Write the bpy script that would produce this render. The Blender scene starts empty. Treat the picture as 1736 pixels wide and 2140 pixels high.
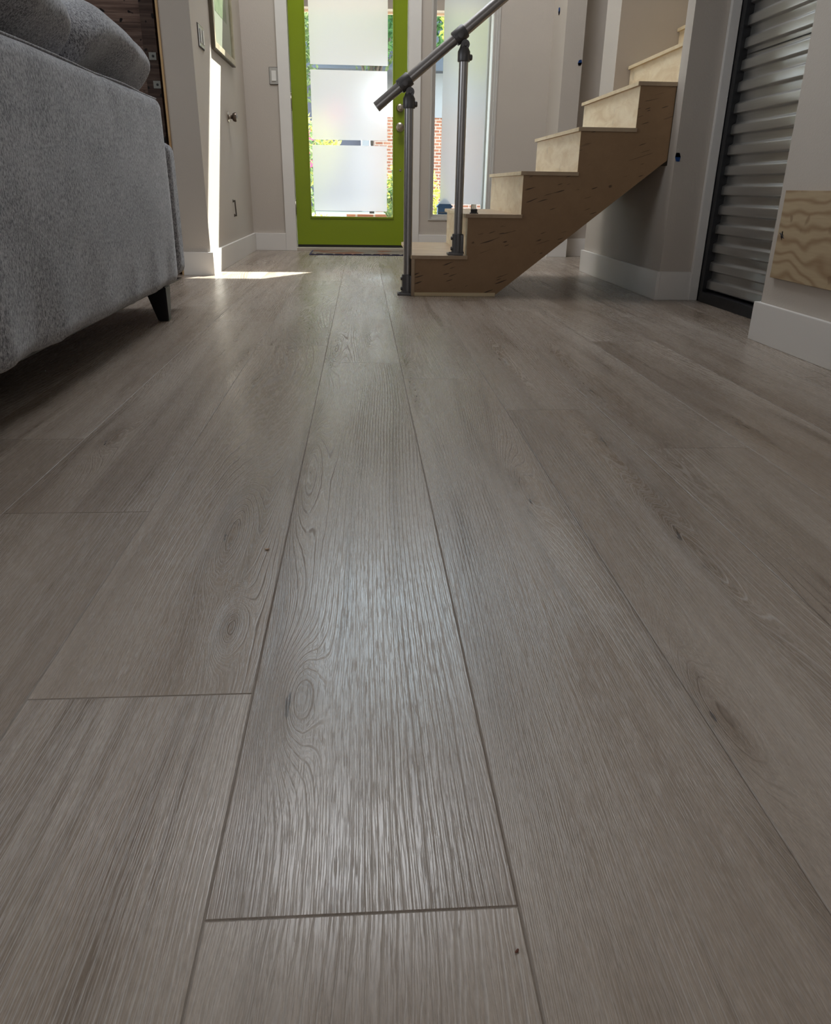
import bpy, bmesh, math, random
from mathutils import Vector, Matrix
random.seed(7)
S = bpy.context.scene
COL = S.collection

# ------------------------------------------------------------------ camera
cam_d = bpy.data.cameras.new('camera')
cam = bpy.data.objects.new('camera', cam_d); COL.objects.link(cam)
yaw, pit, roll, FPX = -0.07097096, -0.40353454, -0.01497817, 1588.49
def _rot():
    R0 = Matrix(((1, 0, 0), (0, 0, 1), (0, -1, 0)))
    Rz = Matrix.Rotation(yaw, 3, 'Z'); Rx = Matrix.Rotation(pit, 3, 'X'); Rr = Matrix.Rotation(roll, 3, 'Z')
    return Rz @ Rx @ R0 @ Rr
R = _rot()
right, down, fwd = R.col[0], R.col[1], R.col[2]
M = Matrix(((right.x, -down.x, -fwd.x), (right.y, -down.y, -fwd.y), (right.z, -down.z, -fwd.z))).to_4x4()
M.translation = Vector((0, 0, 0.49))
cam.matrix_world = M
cam_d.sensor_fit = 'HORIZONTAL'; cam_d.sensor_width = 36.0; cam_d.lens = 36.0 * FPX / 1736.0
cam_d.clip_start = 0.02; cam_d.clip_end = 200
S.camera = cam

# ------------------------------------------------------------------ world, sun, fill lights
W = bpy.data.worlds.new('world'); S.world = W; W.use_nodes = True
bg = W.node_tree.nodes['Background']
bg.inputs['Color'].default_value = (0.74, 0.86, 1.0, 1); bg.inputs['Strength'].default_value = 7.2

def add_light(name, kind, loc, energy, color=(1, 1, 1), direction=None, size=None):
    d = bpy.data.lights.new(name, kind); d.energy = energy; d.color = color
    o = bpy.data.objects.new(name, d); COL.objects.link(o); o.location = loc
    if direction: o.rotation_euler = Vector(direction).to_track_quat('-Z', 'Y').to_euler()
    if size:
        d.shape = 'RECTANGLE'; d.size, d.size_y = size
    return o
SUN = Vector((0.41, 0.58, 1.0))
sun = add_light('sun', 'SUN', (3, 12, 14), 27.0, (1.0, 0.97, 0.92), tuple(-SUN)); sun.data.angle = 0.006
# added area lights that brighten the room: behind the camera, on the left
# and under the ceiling of the two-storey entry
add_light('rear_fill_light', 'AREA', (0.0, -2.9, 1.7), 27, (0.95, 0.97, 1.0), (0, 1, -0.05), (3.2, 1.7))
add_light('side_fill_light', 'AREA', (-4.7, 1.2, 1.9), 72, (0.86, 0.93, 1.0), (1, 0.1, -0.1), (2.6, 1.6))
add_light('upper_fill_light', 'AREA', (-0.1, 4.9, 4.8), 115, (0.93, 0.96, 1.0), (0, 0.32, -1), (1.6, 1.4))

vs = S.view_settings
S.display_settings.display_device = 'sRGB'
vs.view_transform = 'Standard'; vs.look = 'None'; vs.gamma = 1.0; vs.exposure = 0.0
try: vs.use_curve_mapping = False
except Exception: pass
cy = S.cycles
cy.use_denoising = True
cy.max_bounces = 7; cy.diffuse_bounces = 4; cy.glossy_bounces = 3; cy.transmission_bounces = 5; cy.transparent_max_bounces = 8
cy.sample_clamp_indirect = 6.0; cy.caustics_reflective = False; cy.caustics_refractive = False
cy.use_adaptive_sampling = True; cy.adaptive_threshold = 0.03

# ------------------------------------------------------------------ mesh helpers
def mesh_obj(name, bm, mat, parent=None, smooth=False, autosmooth=None):
    me = bpy.data.meshes.new(name)
    bm.normal_update(); bm.to_mesh(me); bm.free()
    o = bpy.data.objects.new(name, me); COL.objects.link(o)
    if mat is not None: me.materials.append(mat)
    if smooth:
        for p in me.polygons: p.use_smooth = True
        if autosmooth:
            try: me.set_sharp_from_angle(angle=math.radians(autosmooth))
            except Exception: pass
    if parent is not None: o.parent = parent
    return o
def empty(name, loc=(0, 0, 0)):
    o = bpy.data.objects.new(name, None); COL.objects.link(o); o.location = loc; o.empty_display_size = 0.1
    return o
def put(o, parent):
    """parent keeping the world placement (builders work in world coordinates)"""
    o.parent = parent
    o.matrix_parent_inverse = Matrix.Translation(-Vector(parent.location))
    return o
def tag(o, label=None, cat=None, group=None, kind=None):
    if label: o['label'] = label
    if cat: o['category'] = cat
    if group: o['group'] = group
    if kind: o['kind'] = kind
    return o
def box(bm, a, b, bev=0.0):
    a = Vector(a); b = Vector(b)
    lo = Vector([min(a[i], b[i]) for i in range(3)]); hi = Vector([max(a[i], b[i]) for i in range(3)])
    r = bmesh.ops.create_cube(bm, size=1.0)
    for v in r['verts']:
        v.co = Vector([lo[i] + (v.co[i] + 0.5) * (hi[i] - lo[i]) for i in range(3)])
    if bev > 0:
        es = list({e for v in r['verts'] for e in v.link_edges})
        bmesh.ops.bevel(bm, geom=es, offset=bev, segments=2, profile=0.7, affect='EDGES')
    return r
def bx(name, a, b, mat, parent=None, bev=0.0):
    bm = bmesh.new(); box(bm, a, b, bev)
    o = mesh_obj(name, bm, mat)
    if parent is not None: put(o, parent)
    return o
def struct(name, boxes, mat, bev=0.0):
    bm = bmesh.new()
    for a, b in boxes: box(bm, a, b, bev)
    return tag(mesh_obj(name, bm, mat), kind='structure')
def tube(bm, p0, p1, r, seg=24, r2=None, caps=True):
    p0 = Vector(p0); p1 = Vector(p1); d = p1 - p0
    m = Matrix.Translation((p0 + p1) / 2) @ d.to_track_quat('Z', 'Y').to_matrix().to_4x4()
    bmesh.ops.create_cone(bm, cap_ends=caps, cap_tris=False, segments=seg, radius1=r, radius2=r if r2 is None else r2, depth=d.length, matrix=m)
def path_tube(bm, pts, r, seg=10):
    """one continuous tube through points"""
    pts = [Vector(p) for p in pts]; rings = []
    up = Vector((0, 0, 1))
    for i, p in enumerate(pts):
        t = (pts[min(i + 1, len(pts) - 1)] - pts[max(i - 1, 0)]).normalized()
        n = t.cross(up)
        if n.length < 1e-4: n = t.cross(Vector((1, 0, 0)))
        n.normalize(); b = t.cross(n)
        rings.append([bm.verts.new(p + r * (math.cos(2 * math.pi * k / seg) * n + math.sin(2 * math.pi * k / seg) * b)) for k in range(seg)])
    for i in range(len(rings) - 1):
        for k in range(seg):
            bm.faces.new((rings[i][k], rings[i][(k + 1) % seg], rings[i + 1][(k + 1) % seg], rings[i + 1][k]))
    bm.faces.new(rings[0][::-1]); bm.faces.new(rings[-1])
def lathe(bm, origin, axis, prof, seg=28):
    """profile = [(distance along axis, radius)]"""
    o = Vector(origin); q = Vector(axis).to_track_quat('Z', 'Y'); rings = []
    for h, r in prof:
        rings.append([bm.verts.new(o + q @ Vector((r * math.cos(2 * math.pi * k / seg), r * math.sin(2 * math.pi * k / seg), h))) for k in range(seg)])
    for i in range(len(rings) - 1):
        for k in range(seg):
            bm.faces.new((rings[i][k], rings[i][(k + 1) % seg], rings[i + 1][(k + 1) % seg], rings[i + 1][k]))
    bm.faces.new(rings[0][::-1]); bm.faces.new(rings[-1])
def prism_y(bm, poly, y0, y1):
    """extrude an (x, z) polygon along y"""
    a = [bm.verts.new((x, y0, z)) for x, z in poly]; b = [bm.verts.new((x, y1, z)) for x, z in poly]
    n = len(poly)
    bm.faces.new(a); bm.faces.new(b[::-1])
    for i in range(n): bm.faces.new((a[i], b[i], b[(i + 1) % n], a[(i + 1) % n]))
    bmesh.ops.recalc_face_normals(bm, faces=bm.faces)
def rbox(c, h, r, n=24, fn=None):
    """rounded, finely divided box; fn(local point) -> displaced point"""
    bm = bmesh.new(); bmesh.ops.create_cube(bm, size=2.0)
    bmesh.ops.subdivide_edges(bm, edges=bm.edges[:], cuts=n, use_grid_fill=True)
    h = Vector(h); r = min(r, *h)
    for v in bm.verts:
        # denser grid near the rounded edges
        p = Vector([math.copysign(abs(x) ** 0.8, x) * h[i] for i, x in enumerate(v.co)])
        q = Vector([max(-(h[i] - r), min(h[i] - r, p[i])) for i in range(3)])
        d = p - q
        p = q + d.normalized() * r if d.length > 1e-9 else p
        if fn: p = fn(p)
        v.co = p + Vector(c)
    return bm

# ------------------------------------------------------------------ node helpers
class NT:
    def __init__(s, name):
        s.m = bpy.data.materials.new(name); s.m.use_nodes = True; s.t = s.m.node_tree
        s.p = s.t.nodes['Principled BSDF']; s.out = s.t.nodes['Material Output']
    def n(s, t, **k):
        x = s.t.nodes.new(t)
        for a, b in k.items(): setattr(x, a, b)
        return x
    def link(s, a, b): s.t.links.new(a, b)
    def set(s, sock, v):
        if hasattr(v, 'links'): s.link(v, sock)
        elif isinstance(v, (int, float)) and sock.type in ('RGBA',): sock.default_value = (v, v, v, 1)
        elif isinstance(v, tuple) and len(v) == 3 and sock.type == 'RGBA': sock.default_value = v + (1,)
        else: sock.default_value = v
    def math(s, op, a, b=0.0, c=0.0, clamp=False):
        x = s.n('ShaderNodeMath', operation=op); x.use_clamp = clamp
        s.set(x.inputs[0], a); s.set(x.inputs[1], b); s.set(x.inputs[2], c)
        return x.outputs[0]
    def vec(s, x, y, z):
        v = s.n('ShaderNodeCombineXYZ')
        for i, k in enumerate((x, y, z)): s.set(v.inputs[i], k)
        return v.outputs[0]
    def xyz(s, kind='Object'):
        c = s.n('ShaderNodeTexCoord'); q = s.n('ShaderNodeSeparateXYZ'); s.link(c.outputs[kind], q.inputs[0])
        return c.outputs[kind], q.outputs[0], q.outputs[1], q.outputs[2]
    def scaled(s, v, sc):
        x = s.n('ShaderNodeMapping'); s.link(v, x.inputs['Vector']); x.inputs['Scale'].default_value = sc; return x.outputs[0]
    def noise(s, v, scale=1.0, detail=2.0, rough=0.5, dist=0.0):
        x = s.n('ShaderNodeTexNoise'); s.link(v, x.inputs['Vector'])
        x.inputs['Scale'].default_value = scale; x.inputs['Detail'].default_value = detail
        x.inputs['Roughness'].default_value = rough; x.inputs['Distortion'].default_value = dist
        return x.outputs[0]
    def smooth(s, v, a, b, lo=0.0, hi=1.0):
        x = s.n('ShaderNodeMapRange', interpolation_type='SMOOTHSTEP'); s.set(x.inputs[0], v)
        for i, k in enumerate((a, b, lo, hi)): x.inputs[i + 1].default_value = k
        return x.outputs[0]
    def mix(s, f, a, b, mode='MIX'):
        x = s.n('ShaderNodeMix', data_type='RGBA', blend_type=mode)
        s.set(x.inputs[0], f); s.set(x.inputs[6], a); s.set(x.inputs[7], b); return x.outputs[2]
    def ramp(s, f, stops):
        x = s.n('ShaderNodeValToRGB'); s.set(x.inputs[0], f); e = x.color_ramp.elements
        while len(e) < len(stops): e.new(0.5)
        for k, (p, c) in zip(e, stops): k.position = p; k.color = c + (1,)
        return x.outputs[0]
    def bump(s, hgt, strength=0.3, dist=0.001):
        x = s.n('ShaderNodeBump'); s.link(hgt, x.inputs['Height'])
        x.inputs['Strength'].default_value = strength; x.inputs['Distance'].default_value = dist
        s.link(x.outputs[0], s.p.inputs['Normal']); return x
    def done(s, color=None, rough=None, metal=None, spec=None):
        if color is not None: s.set(s.p.inputs['Base Color'], color)
        if rough is not None: s.set(s.p.inputs['Roughness'], rough)
        if metal is not None: s.set(s.p.inputs['Metallic'], metal)
        if spec is not None: s.set(s.p.inputs['Specular IOR Level'], spec)
        return s.m

def paint(name, col, tex=0.35, scale=160, rough=0.6, var=0.05):
    t = NT(name); v, x, y, z = t.xyz()
    n = t.noise(v, scale, 3.0, 0.6); t.bump(n, tex, 0.0012)
    b = t.noise(v, 2.5, 2.0)
    c = t.mix(b, tuple(k * (1 - var) for k in col), tuple(min(1, k * (1 + var)) for k in col))
    return t.done(c, rough, spec=0.35)
def plain(name, col, rough=0.5, metal=0.0, spec=0.5):
    t = NT(name); v, x, y, z = t.xyz(); n = t.noise(v, 60, 2.0)
    c = t.mix(n, tuple(k * 0.94 for k in col), tuple(min(1, k * 1.06) for k in col))
    return t.done(c, t.math('ADD', t.math('MULTIPLY', n, 0.08), rough - 0.04), metal, spec)

WALL = paint('wall_paint', (0.50, 0.447, 0.392), 0.55, 150, 0.6)
TRIM = paint('trim_paint', (0.72, 0.69, 0.655), 0.12, 40, 0.38)
CEIL = paint('ceiling_paint', (0.75, 0.73, 0.70), 0.2, 90, 0.8)
GREEN = paint('lime_green_paint', (0.215, 0.285, 0.006), 0.15, 220, 0.35, 0.06)
BLACK = plain('black_metal', (0.012, 0.012, 0.014), 0.4, 0.3)
RUBBER = plain('dark_rubber', (0.02, 0.018, 0.02), 0.6)
NICKEL = plain('satin_nickel', (0.42, 0.37, 0.31), 0.3, 1.0)
CHROME = plain('chrome', (0.6, 0.6, 0.6), 0.18, 1.0)
PIPE = plain('dark_steel_pipe', (0.30, 0.285, 0.28), 0.34, 0.85)
FIT = plain('malleable_iron_fitting', (0.105, 0.100, 0.100), 0.45, 0.7)
PLATE = plain('switch_plate', (0.40, 0.38, 0.35), 0.3, 0.2)
SWITCH = plain('rocker', (0.72, 0.70, 0.66), 0.35)
DARKEDGE = plain('dark_gap', (0.05, 0.045, 0.04), 0.7)
TAPE = plain('painters_tape_blue', (0.03, 0.12, 0.42), 0.7)

def floor_material(knots):
    t = NT('washed_oak_plank'); v, x, y, z = t.xyz()
    a = t.n('ShaderNodeAttribute'); a.attribute_name = 'seed'; s = a.outputs['Fac']
    s37 = t.math('MULTIPLY', s, 37.0)
    V = lambda fx, fy, o=0.0: t.vec(t.math('MULTIPLY', x, fx), t.math('MULTIPLY', y, fy), t.math('ADD', s37, o))
    # annual rings as the contour lines of one field
    N1 = t.noise(V(2.3, 0.36), 1.0, 0.5, 0.4)
    N2 = t.noise(V(15, 1.3, 5.0), 1.0, 2.0, 0.5)
    N3 = t.noise(V(70, 9, 9.0), 1.0, 2.0, 0.6)
    f = t.math('MULTIPLY', x, t.math('MULTIPLY_ADD', t.math('FRACT', t.math('MULTIPLY', s, 3.31)), 70.0, 85.0))
    f = t.math('MULTIPLY_ADD', N1, 62.0, f)
    f = t.math('MULTIPLY_ADD', N2, 2.4, f)
    f = t.math('MULTIPLY_ADD', N3, 0.5, f)
    blot = None
    for (kx, ky, amp, sx, sy) in knots:
        dx = t.math('MULTIPLY', t.math('SUBTRACT', x, kx), 1 / sx)
        dy = t.math('MULTIPLY', t.math('SUBTRACT', y, ky), 0.6 / sy)
        r2 = t.math('MULTIPLY_ADD', dx, dx, t.math('MULTIPLY', dy, dy))
        e = t.math('EXPONENT', t.math('MULTIPLY', r2, -1.0))
        f = t.math('MULTIPLY_ADD', e, amp, f)
        e = t.math('POWER', e, 1.6)
        blot = e if blot is None else t.math('MAXIMUM', blot, e)
    fr = t.math('FRACT', f)
    tri = t.math('ABSOLUTE', t.math('MULTIPLY_ADD', fr, 2.0, -1.0))          # 1 on a ring line
    line = t.smooth(tri, 0.76, 0.98)
    # a second, finer set of straight lines
    f2 = t.math('MULTIPLY_ADD', N3, 1.6, t.math('MULTIPLY', f, 2.7))
    tri2 = t.math('ABSOLUTE', t.math('MULTIPLY_ADD', t.math('FRACT', f2), 2.0, -1.0))
    line2 = t.smooth(tri2, 0.55, 0.95)
    mask = t.smooth(t.noise(V(8, 1.0, 21.0), 1.0, 2.0), 0.38, 0.64)
    mask = t.math('MAXIMUM', mask, t.math('MULTIPLY', blot, 0.9))
    brk = t.smooth(t.noise(V(200, 5, 2.0), 1.0, 2.0), 0.30, 0.50)
    L = t.math('MULTIPLY', t.math('MULTIPLY', line, t.math('MULTIPLY_ADD', mask, 0.88, 0.12)), t.math('MULTIPLY_ADD', brk, 0.6, 0.4))
    L2 = t.math('MULTIPLY', t.math('MULTIPLY', line2, brk), 0.21)
    pores = t.smooth(t.noise(V(1100, 26, 3.0), 1.0, 2.0, 0.6), 0.52, 0.70)
    groove = t.math('MAXIMUM', t.math('MAXIMUM', L, L2), t.math('MULTIPLY', pores, 0.38))
    # colour
    base = t.ramp(t.noise(V(7, 0.7, 40.0), 1.0, 4.0, 0.6), [(0.30, (0.190, 0.143, 0.106)), (0.48, (0.278, 0.223, 0.178)), (0.66, (0.355, 0.298, 0.250))])
    tone = t.math('MULTIPLY_ADD', t.math('FRACT', t.math('MULTIPLY', s, 7.13)), 0.14, 0.93)
    base = t.mix(1.0, base, tone, 'MULTIPLY')
    band = t.math('PINGPONG', t.math('MULTIPLY', f, 0.17), 1.0)
    base = t.mix(t.math('MULTIPLY', t.smooth(band, 0.55, 1.0), t.math('MULTIPLY_ADD', mask, 0.30, 0.12)), base, (0.150, 0.110, 0.080))
    streak = t.smooth(t.noise(V(22, 1.0, 60.0), 1.0, 4.0, 0.65), 0.54, 0.74)
    base = t.mix(t.math('MULTIPLY', streak, 0.84), base, (0.140, 0.102, 0.072))
    base = t.mix(t.math('MULTIPLY', t.math('MULTIPLY', t.smooth(blot, 0.2, 0.95), t.smooth(t.noise(V(45, 12, 33.0), 1.0, 2.0), 0.3, 0.6)), 0.6), base, (0.135, 0.090, 0.055))
    crack = t.math('MULTIPLY', t.smooth(t.noise(V(140, 24, 70.0), 1.0, 3.0), 0.60, 0.68), t.smooth(blot, 0.55, 0.9))
    # limed (pale) grain in some places, bare brown grain in others
    pale = t.smooth(t.noise(V(4, 0.8, 80.0), 1.0, 1.0), 0.44, 0.64)
    gcol = t.mix(pale, (0.125, 0.092, 0.068), (0.46, 0.42, 0.385))
    c = t.mix(t.math('MULTIPLY', groove, 0.76), base, gcol)
    c = t.mix(t.math('MULTIPLY', crack, 0.8), c, (0.03, 0.022, 0.018))
    fine = t.noise(V(420, 90, 12.0), 1.0, 2.0, 0.7)
    c = t.mix(0.30, c, t.mix(fine, (0.0, 0.0, 0.0), (1.0, 1.0, 1.0)), 'OVERLAY')
    ea = t.n('ShaderNodeAttribute'); ea.attribute_name = 'edge'; ed = ea.outputs['Fac']
    c = t.mix(t.math('MULTIPLY', ed, 0.42), c, (0.080, 0.060, 0.045))
    h = t.math('SUBTRACT', t.math('MULTIPLY', fine, 0.07), groove)
    b = t.bump(h, 0.50, 0.00045)
    r = t.math('MULTIPLY_ADD', groove, 0.48, 0.165)
    r = t.math('MULTIPLY_ADD', t.noise(V(6, 2.5, 90.0), 1.0, 3.0), 0.14, r)
    r = t.math('MULTIPLY_ADD', ed, 0.28, r)
    return t.done(c, r, spec=t.math('MULTIPLY_ADD', groove, -0.42, 0.62))

def birch(name, c1, c2, sx=(2, 14, 2), knots=0.2, rough=0.55):
    t = NT(name); v, x, y, z = t.xyz()
    a = t.noise(t.scaled(v, sx), 1.0, 4.0, 0.6, 0.6)
    c = t.mix(t.smooth(a, 0.3, 0.7), c1, c2)
    k = t.smooth(t.noise(v, 11, 2.0), 0.66, 0.76)
    c = t.mix(t.math('MULTIPLY', k, knots), c, tuple(q * 0.45 for q in c1))
    t.bump(a, 0.12, 0.001)
    return t.done(c, rough, spec=0.35)
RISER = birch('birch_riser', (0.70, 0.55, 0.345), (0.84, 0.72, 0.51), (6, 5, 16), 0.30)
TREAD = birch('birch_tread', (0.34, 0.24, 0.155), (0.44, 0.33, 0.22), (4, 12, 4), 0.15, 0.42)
NOSE = birch('birch_edge', (0.62, 0.49, 0.30), (0.72, 0.60, 0.40), (4, 12, 30), 0.1)

def hardboard():
    t = NT('brown_side_panel'); v, x, y, z = t.xyz()
    a = t.noise(v, 14, 5.0, 0.7); b = t.noise(t.scaled(v, (3, 3, 3)), 1.0, 3.0)
    c = t.mix(a, (0.225, 0.132, 0.064), (0.345, 0.215, 0.112))
    c = t.mix(t.math('MULTIPLY', b, 0.3), c, (0.20, 0.115, 0.055))
    # slanting dark mineral streaks of the veneer
    u = t.math('ADD', t.math('MULTIPLY', x, 0.95), t.math('MULTIPLY', z, 0.30))
    w = t.math('SUBTRACT', t.math('MULTIPLY', z, 0.95), t.math('MULTIPLY', x, 0.30))
    q = t.noise(t.vec(t.math('MULTIPLY', u, 13.0), t.math('MULTIPLY', w, 120.0), 3.0), 1.0, 0.0)
    g = t.smooth(t.noise(t.vec(t.math('MULTIPLY', u, 8.0), t.math('MULTIPLY', w, 9.0), 7.0), 1.0, 0.0), 0.46, 0.58)
    k = t.math('MULTIPLY', t.smooth(q, 0.71, 0.75), g)
    c = t.mix(t.math('MULTIPLY', k, 0.9), c, (0.035, 0.018, 0.010))
    t.bump(t.noise(v, 300, 2.0), 0.1, 0.0005)
    return t.done(c, 0.5, spec=0.4)
PANEL = hardboard()

def fir_ply():
    t = NT('fir_plywood'); v, x, y, z = t.xyz()
    w = t.noise(t.vec(0.3, t.math('MULTIPLY', y, 3.0), t.math('MULTIPLY', z, 5.0)), 1.0, 2.0, 0.5)
    f = t.math('ADD', t.math('MULTIPLY', z, 22.0), t.math('MULTIPLY', w, 5.5))
    tri = t.math('ABSOLUTE', t.math('MULTIPLY_ADD', t.math('FRACT', f), 2.0, -1.0))
    c = t.mix(t.smooth(tri, 0.35, 1.0), (0.44, 0.33, 0.20), (0.27, 0.165, 0.085))
    n = t.noise(t.vec(0.0, t.math('MULTIPLY', y, 9.0), t.math('MULTIPLY', z, 120.0)), 1.0, 3.0)
    c = t.mix(0.25, c, t.mix(n, (0.2, 0.14, 0.08), (0.55, 0.45, 0.3)))
    k = t.smooth(t.noise(v, 16, 1.0), 0.68, 0.75)
    c = t.mix(t.math('MULTIPLY', k, 0.5), c, (0.15, 0.08, 0.04))
    t.bump(n, 0.2, 0.001)
    return t.done(c, 0.65, spec=0.3)
FIR = fir_ply()

def rustic():
    t = NT('reclaimed_boards'); v, x, y, z = t.xyz()
    a = t.n('ShaderNodeAttribute'); a.attribute_name = 'seed'; s = a.outputs['Fac']
    p = t.vec(t.math('MULTIPLY', x, 3.0), t.math('MULTIPLY', s, 50.0), t.math('MULTIPLY', z, 60.0))
    n = t.noise(p, 1.0, 5.0, 0.65)
    n2 = t.noise(t.scaled(v, (6, 6, 12)), 1.0, 3.0)
    c = t.ramp(n, [(0.3, (0.045, 0.026, 0.020)), (0.5, (0.110, 0.068, 0.052)), (0.72, (0.200, 0.140, 0.112))])
    tn = t.math('MULTIPLY_ADD', t.math('FRACT', t.math('MULTIPLY', s, 9.7)), 0.9, 0.45)
    c = t.mix(1.0, c, tn, 'MULTIPLY')
    hole = t.smooth(t.noise(v, 30, 0.0), 0.72, 0.76)
    c = t.mix(hole, c, (0.006, 0.004, 0.004))
    t.bump(n, 0.6, 0.003)
    return t.done(c, 0.75, spec=0.25)
RUST = rustic()

def fabric(name='heather_grey_fabric', dk=(0.075, 0.077, 0.088), lt=(0.52, 0.525, 0.56)):
    t = NT(name); v, x, y, z = t.xyz()
    a = t.noise(t.scaled(v, (210, 210, 110)), 1.0, 3.0, 0.8)
    b = t.noise(v, 9, 2.0)
    f = t.math('MULTIPLY_ADD', b, 0.14, a)
    c = t.ramp(f, [(0.44, dk), (0.57, tuple((p + q) / 2 for p, q in zip(dk, lt))), (0.72, lt)])
    t.bump(a, 0.7, 0.0016)
    t.p.inputs['Sheen Weight'].default_value = 0.35; t.p.inputs['Sheen Roughness'].default_value = 0.4
    return t.done(c, 0.9, spec=0.15)
FAB = fabric()

def galvanised():
    t = NT('galvanised_steel'); v, x, y, z = t.xyz()
    a = t.noise(t.scaled(v, (3, 2.5, 60)), 1.0, 4.0, 0.6)
    c = t.mix(a, (0.42, 0.41, 0.385), (0.62, 0.61, 0.58))
    return t.done(c, t.math('MULTIPLY_ADD', a, 0.15, 0.27), 0.9)
GALV = galvanised()

def glass_mat():
    t = NT('clear_glass'); nt = t.t
    tr = t.n('ShaderNodeBsdfTransparent'); tr.inputs[0].default_value = (0.93, 0.96, 0.95, 1)
    gl = t.n('ShaderNodeBsdfGlossy'); gl.inputs['Roughness'].default_value = 0.02
    fr = t.n('ShaderNodeFresnel'); fr.inputs[0].default_value = 1.45
    ge = t.n('ShaderNodeNewGeometry')
    mx = t.n('ShaderNodeMixShader'); t.link(t.math('MULTIPLY', fr.outputs[0], t.math('SUBTRACT', 1.0, ge.outputs['Backfacing'])), mx.inputs[0]); t.link(tr.outputs[0], mx.inputs[1]); t.link(gl.outputs[0], mx.inputs[2])
    t.link(mx.outputs[0], t.out.inputs['Surface']); return t.m
GLASS = glass_mat()
def film_mat(name, col):
    t = NT(name)
    a = t.n('ShaderNodeBsdfTranslucent'); a.inputs[0].default_value = col + (1,)
    b = t.n('ShaderNodeBsdfRefraction'); b.inputs[0].default_value = col + (1,); b.inputs['Roughness'].default_value = 0.50; b.inputs['IOR'].default_value = 1.12
    mx = t.n('ShaderNodeMixShader'); mx.inputs[0].default_value = 0.45
    t.link(a.outputs[0], mx.inputs[1]); t.link(b.outputs[0], mx.inputs[2])
    d = t.n('ShaderNodeBsdfDiffuse'); d.inputs[0].default_value = (0.7, 0.7, 0.68, 1)
    m2 = t.n('ShaderNodeMixShader'); m2.inputs[0].default_value = 0.12
    t.link(mx.outputs[0], m2.inputs[1]); t.link(d.outputs[0], m2.inputs[2])
    t.link(m2.outputs[0], t.out.inputs['Surface']); return t.m
def sheet(name, xa, xb, y, za, zb, mat, parent):
    bm = bmesh.new(); bm.faces.new([bm.verts.new(p) for p in ((xa, y, za), (xb, y, za), (xb, y, zb), (xa, y, zb))])
    return put(mesh_obj(name, bm, mat), parent)
FILM = film_mat('frosted_film', (0.80, 0.75, 0.76))
FILM2 = film_mat('blue_frosted_film', (0.57, 0.585, 0.63))

def leaf_mat(name, c1, c2, trans=0.5):
    t = NT(name); v, x, y, z = t.xyz()
    n = t.noise(v, 7, 3.0, 0.7); c = t.mix(t.smooth(n, 0.35, 0.65), c1, c2)
    d = t.n('ShaderNodeBsdfDiffuse'); t.link(c, d.inputs[0])
    r = t.n('ShaderNodeBsdfTranslucent'); t.link(c, r.inputs[0])
    mx = t.n('ShaderNodeMixShader'); mx.inputs[0].default_value = trans
    t.link(d.outputs[0], mx.inputs[1]); t.link(r.outputs[0], mx.inputs[2]); t.link(mx.outputs[0], t.out.inputs['Surface']); return t.m
LEAFY = leaf_mat('yellow_green_leaf', (0.36, 0.37, 0.07), (0.58, 0.56, 0.18))
LEAFG = leaf_mat('green_leaf', (0.08, 0.14, 0.065), (0.28, 0.34, 0.15))
LEAFD = leaf_mat('deep_green_leaf', (0.05, 0.13, 0.06), (0.16, 0.30, 0.12), 0.4)
PETAL = plain('petal_yellow', (0.85, 0.55, 0.02), 0.6)
PETALR = plain('petal_pink', (0.75, 0.05, 0.16), 0.6)
BARK = plain('bark', (0.10, 0.07, 0.05), 0.9)
BLUE = plain('blue_painted_wood', (0.09, 0.18, 0.34), 0.5)
WHITEW = paint('white_siding', (0.27, 0.27, 0.29), 0.1, 20, 0.6)
ROOF = paint('slate_shingle', (0.075, 0.085, 0.11), 0.5, 30, 0.8, 0.3)
SOFFIT = paint('soffit_paint', (0.26, 0.21, 0.18), 0.2, 30, 0.7)
FASCIA = paint('fascia_paint', (0.68, 0.42, 0.26), 0.1, 30, 0.6)
CONC = paint('concrete', (0.38, 0.37, 0.35), 0.4, 40, 0.9, 0.15)
def brick_mat(name='red_brick', sc=(1, 1, 1)):
    t = NT(name); v, x, y, z = t.xyz()
    b = t.n('ShaderNodeTexBrick'); t.link(t.vec(t.math('ADD', x, y), z, 0.0), b.inputs['Vector'])
    b.inputs['Scale'].default_value = 1.0; b.inputs['Brick Width'].default_value = 0.21; b.inputs['Row Height'].default_value = 0.075
    b.inputs['Mortar Size'].default_value = 0.012
    b.inputs['Color1'].default_value = (0.25, 0.09, 0.055, 1); b.inputs['Color2'].default_value = (0.36, 0.15, 0.09, 1); b.inputs['Mortar'].default_value = (0.42, 0.35, 0.30, 1)
    return t.done(b.outputs[0], 0.85, spec=0.2)
BRICK = brick_mat()
def lawn_mat():
    t = NT('sunny_lawn'); v, x, y, z = t.xyz(); n = t.noise(v, 9, 5.0, 0.7)
    return t.done(t.mix(n, (0.36, 0.34, 0.25), (0.56, 0.53, 0.45)), 0.9, spec=0.1)
LAWN = lawn_mat()

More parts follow.
